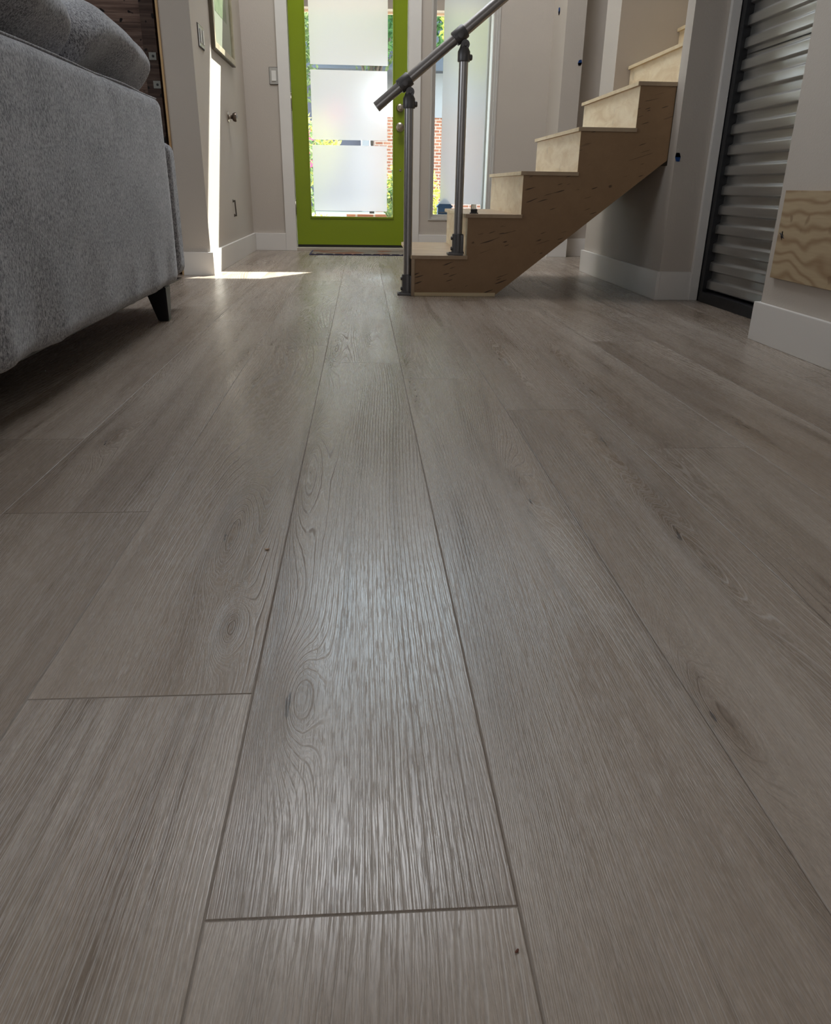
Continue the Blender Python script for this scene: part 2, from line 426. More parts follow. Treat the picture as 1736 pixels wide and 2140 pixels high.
# ------------------------------------------------------------------ floor: planks with eased edges, one structure mesh
PW = 0.2300; X0 = 0.1095; PL = 1.90
offs = {-4: 1.053, -3: 1.553, -2: 1.16, -1: 0.667, 0: 0.398, 1: 0.190, 2: 1.761, 3: 1.464, 4: 0.75, 5: 1.30, 6: 0.2, -5: 0.3}
KNOTS = [  # x, y, ring count, half width, half length
    (-0.205, 1.085, 8.0, 0.028, 0.120), (-0.075, 0.655, 8.0, 0.026, 0.060), (-0.372, 2.35, 7.0, 0.022, 0.20), (-0.530, 1.56, 6.0, 0.030, 0.11),
    (-0.108, 1.36, 9.0, 0.030, 0.22), (-0.095, 2.45, 8.0, 0.030, 0.26),
    (0.275, 1.24, 8.0, 0.030, 0.15), (0.505, 1.43, -7.0, 0.026, 0.20), (0.485, 0.98, 7.0, 0.024, 0.14), (0.355, 0.615, 7.0, 0.028, 0.09),
    (0.865, 1.62, -6.0, 0.030, 0.18), (-0.26, 3.05, 7.0, 0.03, 0.24), (0.02, 2.75, 6.0, 0.025, 0.2), (0.130, 1.95, 7.0, 0.022, 0.2),
    (0.62, 2.35, 6.0, 0.03, 0.26), (-0.165, 0.80, 6.0, 0.018, 0.04), (0.60, 1.9, 8.0, 0.02, 0.3), (0.43, 2.3, 7.0, 0.022, 0.25)]
FLOORM = floor_material(KNOTS)
bm = bmesh.new(); seed = bm.faces.layers.float.new('seed'); edge_l = bm.faces.layers.float.new('edge')
g = 0.0014; dz = 0.0006
YA, YB = -3.1, 6.80
i0, i1 = -22, 13
for i in range(i0, i1):
    # plank i spans x from X0+(i-1)*PW to X0+i*PW ; index 0 is the plank under the camera
    xa, xb = X0 + (i - 1) * PW, X0 + i * PW
    xa = max(xa, -5.0); xb = min(xb, 3.05)
    if xb <= xa: continue
    rnd = random.Random(100 + i)
    off = offs.get(i, rnd.uniform(0, PL)) % PL
    cuts = [YA]; k = off - 3 * PL
    while k < YB:
        if k > YA + 0.02: cuts.append(k)
        k += PL
    cuts.append(YB)
    for a, b in zip(cuts[:-1], cuts[1:]):
        sd = rnd.uniform(0, 10)
        o = [bm.verts.new(p) for p in ((xa, a, -dz), (xb, a, -dz), (xb, b, -dz), (xa, b, -dz))]
        q = [bm.verts.new(p) for p in ((xa + g, a + g, 0), (xb - g, a + g, 0), (xb - g, b - g, 0), (xa + g, b - g, 0))]
        fs = [bm.faces.new(q)]
        for j in range(4): fs.append(bm.faces.new((o[j], o[(j + 1) % 4], q[(j + 1) % 4], q[j])))
        for k_, f_ in enumerate(fs): f_[seed] = sd; f_[edge_l] = 0.0 if k_ == 0 else 1.0
floor = mesh_obj('floor', bm, FLOORM); tag(floor, kind='structure')
floor_base = struct('subfloor', [((-5.0, -3.1, -0.12), (3.05, 6.84, -0.0013))], DARKEDGE)

# ------------------------------------------------------------------ room shell
H = 5.0
struct('wall_front', [
    ((-1.04, 6.65, 0), (-0.60, 6.85, H)), ((-0.60, 6.65, 2.09), (0.405, 6.85, H * 0.594)), ((0.405, 6.65, 0), (0.538, 6.85, 2.97)),
    ((0.538, 6.65, 0), (1.06, 6.85, 0.243)), ((0.538, 6.65, 2.07), (1.06, 6.85, 2.97)), ((1.06, 6.65, 0), (1.62, 6.85, 2.97)),
    ((-0.60, 6.65, 2.97), (-0.50, 6.85, H)), ((1.07, 6.65, 2.97), (1.62, 6.85, H)), ((-0.50, 6.65, 4.88), (1.07, 6.85, H))], WALL)
struct('wall_left', [((-1.04, 4.72, 0), (-0.88, 6.65, H))], WALL)
struct('wall_right', [((1.415, -3.1, 0), (1.62, 2.70, H))], WALL)
struct('wall_niche', [((1.62, 2.2, 0), (1.64, 2.70, H)), ((1.72, 2.20, 0), (1.78, 3.76, H)), ((1.62, 2.70, 2.15), (1.72, 3.757, H))], WALL)
struct('wall_stair_side', [
    ((1.435, 3.757, 0), (1.66, 3.845, H)), ((1.66, 3.757, 0), (3.0, 3.845, H)),           # front post and its run beside the stair
    ((1.435, 3.845, 0), (1.475, 4.84, 0.60)), ((1.435, 4.84, 0), (1.475, 5.12, H)), ((1.475, 4.84, 0), (3.0, 5.12, H))], WALL)
struct('wall_hall_end', [((1.46, 6.23, 0), (1.60, 6.65, H)), ((1.60, 6.34, 0), (3.0, 6.65, H))], WALL)
struct('wall_hall_side', [((3.0, 3.757, 0), (3.1, 6.65, H))], WALL)
struct('wall_back', [((-5.1, -3.2, 0), (1.62, -3.1, H))], WALL)
struct('wall_living_side', [((-5.1, -3.1, 0), (-5.0, 4.9, H))], WALL)
struct('ceiling', [((-5.1, -3.2, H), (3.1, 6.85, H + 0.1))], CEIL)
# reclaimed board wall on the left: horizontal boards and one upright, one structure
bm = bmesh.new(); sl = bm.faces.layers.float.new('seed')
z = 0.0; rnd = random.Random(3)
while z < H:
    hh = rnd.choice((0.13, 0.16, 0.145, 0.19)); dy = rnd.uniform(0, 0.012); xc = -1.19 - rnd.uniform(0.5, 1.6)
    for xa, xb in ((-5.0, xc - 0.002), (xc, -1.145)):
        n0 = len(bm.faces); box(bm, (xa, 4.775 - dy, z + 0.003), (xb, 4.9, z + hh), 0.0)
        bm.faces.ensure_lookup_table(); sd = rnd.uniform(0, 10)
        for f_ in bm.faces[n0:]: f_[sl] = sd
    z += hh
n0 = len(bm.faces); box(bm, (-1.143, 4.748, 0), (-1.072, 4.9, H)); bm.faces.ensure_lookup_table()
for f_ in bm.faces[n0:]: f_[sl] = 4.44
n0 = len(bm.faces); box(bm, (-1.072, 4.80, 0), (-1.04, 4.9, H)); bm.faces.ensure_lookup_table()
for f_ in bm.faces[n0:]: f_[sl] = 1.2
tag(mesh_obj('wall_left_boards', bm, RUST), kind='structure')
struct('trim_6', [((-1.052, 4.714, 0.0), (-1.041, 4.80, H))], birch('raw_board_edge', (0.42, 0.25, 0.11), (0.60, 0.40, 0.20), (20, 20, 5), 0.3))

# baseboards
BH = 0.132; BT = 0.017
def baseboard(side, boxes): return struct('baseboard_' + side, boxes, TRIM, 0.0025)
baseboard('left', [((-0.88, 4.72, 0), (-0.88 + BT, 6.65, BH))])
baseboard('left_post', [((-1.04, 4.72 - BT, 0), (-0.88 + BT, 4.72, BH - 0.004))])
baseboard('front_left', [((-0.88 + BT, 6.65 - BT, 0), (-0.62, 6.65, BH))])
baseboard('front_right', [((0.462, 6.65 - BT, 0), (1.46, 6.65, BH))])
baseboard('hall_end', [((1.46 - BT, 6.23, 0), (1.46, 6.65 - BT, BH)), ((1.46 - BT, 6.23 - BT, 0), (1.60, 6.23, BH)), ((1.60, 6.34 - BT, 0), (3.0, 6.34, BH))])
baseboard('stair_side', [((1.435 - BT, 3.757 - BT, 0), (1.435, 5.12, BH))])
baseboard('stair_post', [((1.435, 3.757 - BT, 0), (1.592, 3.757, BH))])
baseboard('hall', [((1.435 - BT, 5.12, 0), (3.0, 5.12 + BT, BH))])
baseboard('right', [((1.415 - BT, -3.1, 0), (1.415, 2.70 + BT, BH)), ((1.415, 2.70, 0), (1.62, 2.70 + BT, BH))])
# casings
struct('trim_1', [((-0.620, 6.628, 0.0), (-0.534, 6.652, 2.13))], TRIM, 0.002)
struct('trim_2', [((0.372, 6.628, 0.0), (0.462, 6.652, 2.13))], TRIM, 0.002)
struct('trim_3', [((-0.65, 6.625, 2.045), (0.48, 6.652, 2.15))], TRIM, 0.002)
struct('trim_4', [((1.588, 3.735, 0.0), (1.640, 3.757, 2.15))], TRIM, 0.003)
struct('trim_5', [((-0.60, 6.652, 0.03), (-0.5335, 6.85, 2.09)), ((0.3655, 6.70, 0.03), (0.405, 6.85, 2.09)), ((0.366, 6.652, 0.03), (0.405, 6.70, 2.09)), ((-0.55, 6.652, 2.055), (0.37, 6.85, 2.09))], TRIM)

# ------------------------------------------------------------------ front door
door = empty('door_1', (-0.10, 6.70, 0)); tag(door, kind='structure')
DX0, DX1, DZ0, DZ1 = -0.530, 0.362, 0.045, 2.05
GX0, GX1, GZ0, GZ1 = -0.418, 0.260, 0.253, 1.86
DYA, DYB = 6.690, 6.735
bm = bmesh.new()
box(bm, (DX0, DYA, DZ0), (GX0, DYB, DZ1)); box(bm, (GX1, DYA, DZ0), (DX1, DYB, DZ1))
box(bm, (GX0, DYA, DZ0), (GX1, DYB, GZ0)); box(bm, (GX0, DYA, GZ1), (GX1, DYB, DZ1))
put(mesh_obj('door_slab', bm, GREEN), door)
bm = bmesh.new(); bw = 0.010
for a, b in (((GX0, DYA - 0.006, GZ0), (GX0 + bw, DYA + 0.01, GZ1)), ((GX1 - bw, DYA - 0.006, GZ0), (GX1, DYA + 0.01, GZ1)), ((GX0, DYA - 0.006, GZ0 - 0.004), (GX1, DYA + 0.01, GZ0 + bw)), ((GX0, DYA - 0.006, GZ1 - bw), (GX1, DYA + 0.01, GZ1))): box(bm, a, b, 0.002)
put(mesh_obj('glazing_bead', bm, GREEN), door)
bm = bmesh.new(); box(bm, (GX0, 6.709, GZ0), (GX1, 6.715, GZ1)); put(mesh_obj('glass_pane', bm, GLASS), door)
for (xa, xb, za, zb) in ((-0.386, 0.205, 0.305, 0.789), (-0.381, 0.208, 0.827, 1.308), (-0.380, 0.213, 1.343, 1.83)):
    sheet('frosted_film', xa, xb, 6.7082, za, zb, FILM, door)
for zc, rr, dp in ((1.058, 0.027, 0.022), (0.925, 0.027, 0.055)):
    bm = bmesh.new()
    if dp < 0.03:
        lathe(bm, (0.308, DYA, zc), (0, -1, 0), [(0, 0.030), (0.006, 0.030), (0.010, 0.026), (0.018, 0.025), (0.022, 0.020)])
        box(bm, (0.303, DYA - 0.036, zc - 0.012), (0.313, DYA - 0.018, zc + 0.012), 0.003)
        nm = 'deadbolt'
    else:
        lathe(bm, (0.308, DYA, zc), (0, -1, 0), [(0, 0.032), (0.006, 0.032), (0.010, 0.024), (0.012, 0.012), (0.030, 0.012), (0.036, 0.022), (0.046, 0.028), (0.056, 0.026), (0.062, 0.016), (0.064, 0.004)])
        nm = 'door_knob'
    put(mesh_obj(nm, bm, NICKEL, smooth=True, autosmooth=40), door)
bm = bmesh.new(); lathe(bm, (0.312, DYA, 0.615), (0, -1, 0), [(0, 0.009), (0.003, 0.008), (0.004, 0.002)], 16)
put(mesh_obj('screw_plug', bm, NICKEL), door)
for zc in (0.325, 1.085, 1.80):
    bm = bmesh.new(); tube(bm, (DX0 - 0.004, DYA - 0.006, zc - 0.05), (DX0 - 0.004, DYA - 0.006, zc + 0.05), 0.0065, 14)
    for e in (-0.055, 0.055): bmesh.ops.create_uvsphere(bm, u_segments=10, v_segments=6, radius=0.007, matrix=Matrix.Translation((DX0 - 0.004, DYA - 0.006, zc + e)))
    put(mesh_obj('hinge', bm, NICKEL, smooth=True), door)
put(bx('door_sweep', (DX0, DYA + 0.006, 0.026), (DX1, DYB - 0.004, 0.047), RUBBER), door)
put(bx('threshold', (-0.60, 6.635, 0.0), (0.405, 6.90, 0.024), plain('threshold_wood', (0.50, 0.44, 0.36), 0.5), None, 0.004), door)

# ------------------------------------------------------------------ sidelight window
win = empty('window_1', (0.79, 6.70, 0.24)); tag(win, kind='structure')
FR = paint('window_frame_paint', (0.50, 0.47, 0.43), 0.08, 40, 0.4)
bm = bmesh.new()
X_0, X_1, Z_0, Z_1 = 0.538, 1.060, 0.243, 2.07
def frame(bm, x0, x1, z0, z1, w, ya, yb):
    box(bm, (x0, ya, z0), (x0 + w, yb, z1), 0.002); box(bm, (x1 - w, ya, z0), (x1, yb, z1), 0.002)
    box(bm, (x0 + w, ya, z0), (x1 - w, yb, z0 + w), 0.002); box(bm, (x0 + w, ya, z1 - w), (x1 - w, yb, z1), 0.002)
frame(bm, X_0, X_1, Z_0, Z_1, 0.014, 6.645, 6.85)
frame(bm, X_0 + 0.014, X_1 - 0.014, Z_0 + 0.014, Z_1 - 0.014, 0.012, 6.668, 6.84)
put(mesh_obj('window_frame', bm, FR), win)
bm = bmesh.new(); frame(bm, X_0 + 0.026, X_1 - 0.026, Z_0 + 0.026, Z_1 - 0.026, 0.018, 6.70, 6.75)
put(mesh_obj('window_sash', bm, FR), win)
bm = bmesh.new(); frame(bm, X_0 + 0.026, X_1 - 0.026, Z_0 + 0.026, Z_1 - 0.026, 0.010, 6.752, 6.93)
box(bm, (X_1 - 0.055, 6.90, Z_0 + 0.04), (X_1 - 0.036, 6.925, Z_1 - 0.04))
put(mesh_obj('outer_stop', bm, TRIM), win)
put(bx('window_pane', (X_0 + 0.04, 6.722, Z_0 + 0.04), (X_1 - 0.04, 6.727, Z_1 - 0.04), GLASS), win)
sheet('frosted_film', 0.640, 0.985, 6.7212, 0.368, 1.95, FILM2, win)
# upper window over the door
w2 = empty('window_2', (0.28, 6.70, 2.97)); tag(w2, kind='structure')
bm = bmesh.new(); frame(bm, -0.50, 1.07, 2.97, 4.88, 0.03, 6.66, 6.83); put(mesh_obj('window_frame', bm, TRIM), w2)
put(bx('window_pane', (-0.47, 6.74, 3.0), (1.04, 6.746, 4.85), GLASS), w2)

# ------------------------------------------------------------------ staircase
SY0, SY1 = 3.85, 4.80
RUN, RISE, SX = 0.255, 0.1890, 0.2475
TT = 0.017
NT_ = 9
stair = empty('staircase', (0.7, SY0, 0))
tag(stair, 'unfinished plywood staircase with pale risers and brown side panel, climbing right into the wall', 'staircase')
tops = [RISE * (k + 1) for k in range(NT_)]
# visible stringer: saw-tooth top, slanting underside
poly = [(SX, 0.0), (SX, tops[0] - TT)]
for k in range(5):
    xa = SX + RUN * (k + 1)
    poly.append((min(xa, 1.434), tops[k] - TT))
    if k < 4: poly.append((xa, tops[k + 1] - TT))
poly += [(1.434, 0.622), (1.412, 0.606), (0.645, 0.0)]
bm = bmesh.new(); prism_y(bm, poly, SY0, SY0 + 0.018)
put(mesh_obj('side_panel', bm, PANEL), stair)
bm = bmesh.new(); prism_y(bm, poly[:-3] + [(1.434, 0.622), (1.412, 0.606), (0.645, 0.0)], SY1 - 0.018, SY1)
put(mesh_obj('side_panel', bm, PANEL), stair)
for k in range(NT_):
    xa = SX + RUN * k
    x1 = xa + RUN + 0.004
    yb = SY1 + 0.012 if k < 4 else 4.838
    ya = SY0 - 0.008 if k < 5 else 3.847
    if k == 4: x1 = 1.4345
    bm = bmesh.new(); box(bm, (xa - 0.012, ya, tops[k] - TT), (x1, yb if k < 4 else (SY1 + 0.012 if k == 4 else 4.838), tops[k]), 0.0015)
    if k == 4: box(bm, (1.434, 3.847, tops[k] - TT), (xa + RUN, 4.838, tops[k]), 0.0)
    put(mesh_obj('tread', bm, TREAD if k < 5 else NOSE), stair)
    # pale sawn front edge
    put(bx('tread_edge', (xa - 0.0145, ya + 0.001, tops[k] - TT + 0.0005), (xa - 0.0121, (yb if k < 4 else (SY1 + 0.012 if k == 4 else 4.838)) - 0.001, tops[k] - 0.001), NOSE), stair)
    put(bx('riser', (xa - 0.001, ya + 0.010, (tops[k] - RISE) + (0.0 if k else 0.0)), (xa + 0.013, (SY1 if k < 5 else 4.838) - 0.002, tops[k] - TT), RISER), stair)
bm = bmesh.new(); va = [bm.verts.new(p) for p in ((0.645, SY0 + 0.018, 0.001), (1.434, SY0 + 0.018, 0.622), (1.434, SY1 - 0.018, 0.622), (0.645, SY1 - 0.018, 0.001))]
vb = [bm.verts.new(v_.co + Vector((-0.012, 0, 0.014))) for v_ in va]
bm.faces.new(va[::-1]); bm.faces.new(vb)
for i in range(4): bm.faces.new((va[i], va[(i + 1) % 4], vb[(i + 1) % 4], vb[i]))
put(mesh_obj('underside_panel', bm, PANEL), stair)
put(bx('base_strip', (SX + 0.004, SY0 - 0.010, 0.0), (0.650, SY0, 0.016), NOSE, None, 0.001), stair)
put(bx('corner_strip', (SX - 0.012, SY0 - 0.006, 0.0), (SX + 0.004, SY0 + 0.012, tops[0] - TT), TREAD, None, 0.001), stair)

# ------------------------------------------------------------------ handrail of steel pipe
PY = 3.885
rail = empty('handrail', (0.22, PY, 0))
tag(rail, 'dark steel pipe handrail on two upright posts at the foot of the staircase', 'handrail')
q = PY / 3.85
def sc(x, z): return Vector((x * q, PY, 0.49 + (z - 0.49) * q))
r0 = sc(0.071, 0.819); r1 = sc(0.607, 1.238); rd = (r1 - r0).normalized()
bm = bmesh.new(); tube(bm, r0, r0 + rd * 1.9, 0.0225, 36, caps=False)
tube(bm, r0 + rd * 1.9, r0, 0.0190, 36, caps=False)
# annular end face
put(mesh_obj('rail_pipe', bm, PIPE, smooth=True, autosmooth=40), rail)
bm = bmesh.new(); lathe(bm, r0 + rd * 0.0005, tuple(-rd), [(0, 0.0224), (0.0008, 0.0224), (0.0010, 0.0185), (0.0005, 0.018)], 36)
put(mesh_obj('pipe_end_cap', bm, PIPE, smooth=True, autosmooth=30), rail)
for (xb, zb, xr) in ((0.217, 0.0, 0.197), (0.457, 0.189, 0.437)):
    xp = xb * q
    # point on the rail for this post
    tpar = (xr * q - r0.x) / rd.x; rp = r0 + rd * tpar
    ztop = rp.z - 0.085
    bm = bmesh.new(); tube(bm, (xp, PY, zb + 0.012), (xp, PY, ztop + 0.02), 0.0205, 32)
    put(mesh_obj('post', bm, PIPE, smooth=True, autosmooth=40), rail)
    bm = bmesh.new()
    box(bm, (xp - 0.049, PY - 0.036, zb), (xp + 0.0255, PY + 0.036, zb + 0.011), 0.003)
    lathe(bm, (xp, PY, zb + 0.008), (0, 0, 1), [(0, 0.034), (0.010, 0.030), (0.014, 0.0275), (0.085, 0.0275), (0.089, 0.026), (0.090, 0.0206)], 32)
    box(bm, (xp + 0.010, PY - 0.030, zb + 0.01), (xp + 0.0255, PY + 0.016, zb + 0.094), 0.003)
    put(mesh_obj('base_flange', bm, FIT, smooth=True, autosmooth=35), rail)
    for zz in (0.030, 0.078):
        bm = bmesh.new(); lathe(bm, (xp - 0.026, PY, zb + zz), (-1, 0, 0), [(0, 0.0085), (0.007, 0.0085), (0.008, 0.005)], 12)
        put(mesh_obj('set_screw', bm, FIT, smooth=True, autosmooth=35), rail)
    for sx_ in (-0.038, 0.016):
        bm = bmesh.new(); lathe(bm, (xp + sx_, PY - 0.024, zb + 0.011), (0, 0, 1), [(0, 0.0075), (0.004, 0.0075), (0.006, 0.004)], 12)
        put(mesh_obj('screw', bm, FIT, smooth=True, autosmooth=35), rail)
    # swivel tee: collar round the rail, lug, knuckle and socket on the post
    bm = bmesh.new()
    lathe(bm, rp - rd * 0.030, tuple(rd), [(0, 0.0226), (0.0005, 0.029), (0.004, 0.0305), (0.056, 0.0305), (0.0595, 0.029), (0.060, 0.0226)], 32)
    lathe(bm, rp + Vector((0.0, -0.028, -0.004)), (0, -1, 0), [(0, 0.013), (0.006, 0.013), (0.007, 0.008), (0.0072, 0.002)], 20)
    kn = Vector((xp + 0.004, PY, ztop + 0.048))
    dd = (kn - rp)
    tube(bm, rp + dd.normalized() * 0.024, kn, 0.016, 20)
    tube(bm, kn + Vector((0, -0.017, 0)), kn + Vector((0, 0.017, 0)), 0.019, 24)
    lathe(bm, kn + Vector((0.002, -0.017, 0)), (0, -1, 0), [(0, 0.008), (0.004, 0.007), (0.0045, 0.002)], 14)
    put(mesh_obj('swivel_tee', bm, FIT, smooth=True, autosmooth=35), rail)
    bm = bmesh.new()
    lathe(bm, (xp, PY, ztop - 0.018), (0, 0, 1), [(0, 0.0206), (0.0005, 0.027), (0.004, 0.028), (0.040, 0.0275), (0.050, 0.022), (0.066, 0.015)], 28)
    lathe(bm, (xp + 0.022, PY, ztop + 0.0), (1, 0, 0), [(0, 0.013), (0.012, 0.0125), (0.016, 0.009)], 16)
    put(mesh_obj('post_socket', bm, FIT, smooth=True, autosmooth=35), rail)

# small dark steel stub on second tread
bm = bmesh.new()
lathe(bm, (0.537, 3.900, 0.378), (0, 0, 1), [(0, 0.021), (0.004, 0.021), (0.005, 0.0165), (0.009, 0.016), (0.018, 0.0165), (0.021, 0.014)], 24)
tag(mesh_obj('metal_cap', bm, RUBBER, smooth=True, autosmooth=40), 'small dark metal cap standing on the second stair tread beside the taller post', 'cap')

# ------------------------------------------------------------------ sofa (its back to the camera)
sofa = empty('sofa', (-1.1, 2.2, 0))
tag(sofa, 'grey heathered fabric sofa seen from behind, on tapered black legs', 'sofa')
def back_fn(p):
    # p local; half sizes .085,1.0,.325 ; puff the rear face and pull vertical folds near the lower edge
    x, y, z = p
    if x > 0.02:
        zz = (z + 0.325) / 0.65; yy = abs(y) / 1.0
        x += 0.012 * math.sin(math.pi * min(max(zz, 0), 1)) * (1 - yy ** 6)
        low = max(0.0, 1 - zz / 0.45)
        for yc, w, a in ((-0.62, 0.05, 0.010), (-0.45, 0.03, -0.006), (-0.30, 0.04, 0.006), (-0.12, 0.03, -0.004), (0.08, 0.05, 0.004), (0.35, 0.04, 0.004), (0.62, 0.05, 0.005), (0.80, 0.03, -0.004), (0.90, 0.02, 0.004), (-0.80, 0.04, 0.008)):
            x += 1.7 * a * low ** 1.3 * math.exp(-((y - yc) / w) ** 2)
        hi = max(0.0, (zz - 0.6) / 0.4)
        for yc, w, a in ((0.30, 0.03, -0.004), (0.36, 0.02, 0.003), (0.70, 0.05, 0.003), (-0.2, 0.06, 0.003)):
            x += a * hi * math.exp(-((y - yc - 0.25 * (1 - zz)) / w) ** 2)
    return Vector((x, y, z))
bm = rbox((-0.815, 2.235, 0.452), (0.085, 0.985, 0.325), 0.035, 46, back_fn)
put(mesh_obj('back_frame', bm, FAB, smooth=True), sofa)
# double seam piping along the top edge of the back
bm = bmesh.new(); path_tube(bm, [(-0.748 + 0.002 * math.sin(k * 1.3), 1.27 + k * 0.0965, 0.7765 + 0.002 * math.sin(k * 0.9)) for k in range(21)], 0.0030, 8)
put(mesh_obj('piping', bm, FAB, smooth=True), sofa)
for ya, nm in ((3.372, 'arm'), (1.165, 'arm')):
    def arm_fn(p):
        x, y, z = p
        y += 0.010 * math.copysign(1, y) * max(0, 1 - (z / 0.26) ** 2)
        return Vector((x, y, z))
    bm = rbox((-1.20, ya, 0.390), (0.455, 0.060, 0.250), 0.040, 26, arm_fn)
    put(mesh_obj(nm, bm, FAB, smooth=True), sofa)
bm = rbox((-1.22, 2.265, 0.22), (0.40, 1.05, 0.085), 0.02, 10); put(mesh_obj('seat_base', bm, FAB, smooth=True), sofa)
for yc in (1.75, 2.72):
    bm = rbox((-1.28, yc, 0.37), (0.37, 0.480, 0.085), 0.045, 14); put(mesh_obj('seat_cushion', bm, FAB, smooth=True), sofa)
put(bx('dust_cover', (-1.60, 1.27, 0.126), (-0.755, 3.36, 0.131), BLACK), sofa)
for (lx, ly) in ((-0.775, 3.075), (-0.775, 1.30), (-1.58, 3.075), (-1.58, 1.30)):
    bm = bmesh.new(); r_ = bmesh.ops.create_cube(bm, size=1.0)
    for v_ in r_['verts']:
        top = v_.co.z > 0; hw = 0.041 if top else 0.020
        v_.co = Vector((lx + (0 if not top else 0.0) + v_.co.x * 2 * hw - (0.012 if top else -0.004), ly + v_.co.y * 2 * hw, 0.13 if top else 0.0))
    bmesh.ops.bevel(bm, geom=bm.edges[:], offset=0.003, segments=2, affect='EDGES')
    put(mesh_obj('leg', bm, plain('black_leg', (0.010, 0.010, 0.012), 0.35) if lx == -0.775 and ly > 3 else bpy.data.materials['black_leg'], smooth=False), sofa)
# loose back cushions rising over the back: things that lie on the sofa
CUSH = (('right back cushion of the grey sofa, nearest the hallway post', 2.915, 0.405), ('left back cushion of the grey sofa, cut off by the photo edge', 2.085, 0.410))
for lab, yc, hy in CUSH:
    def cf(p, hy=hy):
        x, y, z = p
        u = y / hy; w = z / 0.27
        k = (1 - abs(u) ** 3.0) * (1 - abs(w) ** 2.6)
        lo_ = min(1, max(0, (z - 0.0) / 0.20)); lo_ = lo_ * lo_ * (3 - 2 * lo_)
        x += (0.050 * lo_ if x > 0 else -0.045) * max(k, 0)
        # corners droop, the top sags to both ends
        if z > 0: z -= 0.075 * abs(u) ** 3.2 + 0.010 * math.sin(u * 5)
        x += 0.010 * math.sin(y * 22) * max(0, w) * 0.5
        x += 0.13 * lo_
        return Vector((x, y, z))
    c = empty('back_cushion', (-0.93, yc, 0.70)); tag(c, lab, 'cushion', 'loose back cushions on the grey sofa')
    bm = rbox((-1.002, yc, 0.728), (0.095, hy, 0.265), 0.085, 30, cf)
    put(mesh_obj('cushion_body', bm, FAB, smooth=True), c)
    pts = []
    for k in range(41):
        u = -1 + 2 * k / 40; y = u * (hy - 0.012)
        p = cf(Vector((0.0, y, 0.265 - 0.010 * abs(u) ** 8))); pts.append((p.x - 1.002 - 0.012, p.y + yc, p.z + 0.728 + 0.001))
    bm = bmesh.new(); path_tube(bm, pts, 0.0055, 8); put(mesh_obj('piping', bm, FAB, smooth=True), c)

# ------------------------------------------------------------------ corrugated steel door in black frame
cor = empty('corrugated_panel', (1.66, 3.2, 0)); tag(cor, 'corrugated galvanised steel panel in a black metal frame, set in the right wall niche', 'panel')
bm = bmesh.new(); pitch = 0.0833; ph = []; z = 0.055
prof = [(0.00, 0.0), (0.02, 0.001), (0.035, 0.005), (0.055, 0.0135), (0.07, 0.0168), (0.09, 0.0178), (0.13, 0.018), (0.46, 0.0172), (0.51, 0.0162), (0.54, 0.0140), (0.60, 0.0040), (0.63, 0.0012), (0.67, 0.0), (0.96, 0.0)]
while z < 2.1:
    for a_, d_ in prof: ph.append((z + a_ * pitch, d_))
    z += pitch
ys = [2.56 + k * 0.0605 for k in range(20)]
rows = []
for (zz, d_) in ph:
    rows.append([bm.verts.new((1.668 - d_ + 0.0005 * math.sin(y_ * 9 + zz * 3), y_, zz)) for y_ in ys])
for a_, b_ in zip(rows[:-1], rows[1:]):
    for k in range(len(ys) - 1): bm.faces.new((a_[k], a_[k + 1], b_[k + 1], b_[k]))
put(mesh_obj('corrugated_sheet', bm, GALV, smooth=True), cor)
put(bx('frame_stile', (1.632, 3.694, 0.0), (1.72, 3.735, 2.15), BLACK, None, 0.002), cor)
put(bx('frame_lip', (1.628, 3.735, 0.0), (1.64, 3.7565, 2.15), plain('grey_angle', (0.05, 0.05, 0.055), 0.35, 0.6), None, 0.001), cor)
put(bx('bottom_rail', (1.625, 2.58, 0.0), (1.71, 3.694, 0.048), BLACK, None, 0.002), cor)
put(bx('top_rail', (1.64, 2.56, 2.10), (1.71, 3.694, 2.15), BLACK), cor)
for zz in (0.425, 1.035):
    put(bx('sheet_lap', (1.6650, 2.60, zz), (1.6665, 3.69, zz + 0.0035), DARKEDGE), cor)

# ------------------------------------------------------------------ plywood patch board on right wall
pl = empty('plywood_board', (1.40, 2.2, 0.22)); tag(pl, 'bare plywood board screwed low on the right wall above the baseboard', 'board')
put(bx('board', (1.402, 1.20, 0.222), (1.4145, 2.648, 0.498), FIR, None, 0.001), pl)
bm = bmesh.new(); lathe(bm, (1.4022, 2.618, 0.357), (-1, 0, 0), [(0, 0.0075), (0.0012, 0.0070), (0.0016, 0.002)], 12)
tube(bm, (1.4035, 2.603, 0.350), (1.4005, 2.632, 0.366), 0.002, 6); tube(bm, (1.4035, 2.618, 0.344), (1.4005, 2.618, 0.372), 0.002, 6)
put(mesh_obj('screw', bm, BLACK), pl)

# ------------------------------------------------------------------ small fittings on the walls
# rocker switch by the door
sw = empty('light_switch', (-0.65, 6.645, 1.25)); tag(sw, 'single rocker light switch plate on the wall left of the green door', 'switch')
put(bx('switch_plate', (-0.684, 6.643, 1.197), (-0.618, 6.6495, 1.307), PLATE, None, 0.0015), sw)
put(bx('plate_edge', (-0.687, 6.6475, 1.194), (-0.615, 6.6500, 1.310), DARKEDGE), sw)
put(bx('rocker', (-0.669, 6.638, 1.218), (-0.635, 6.645, 1.286), SWITCH, None, 0.0015), sw)
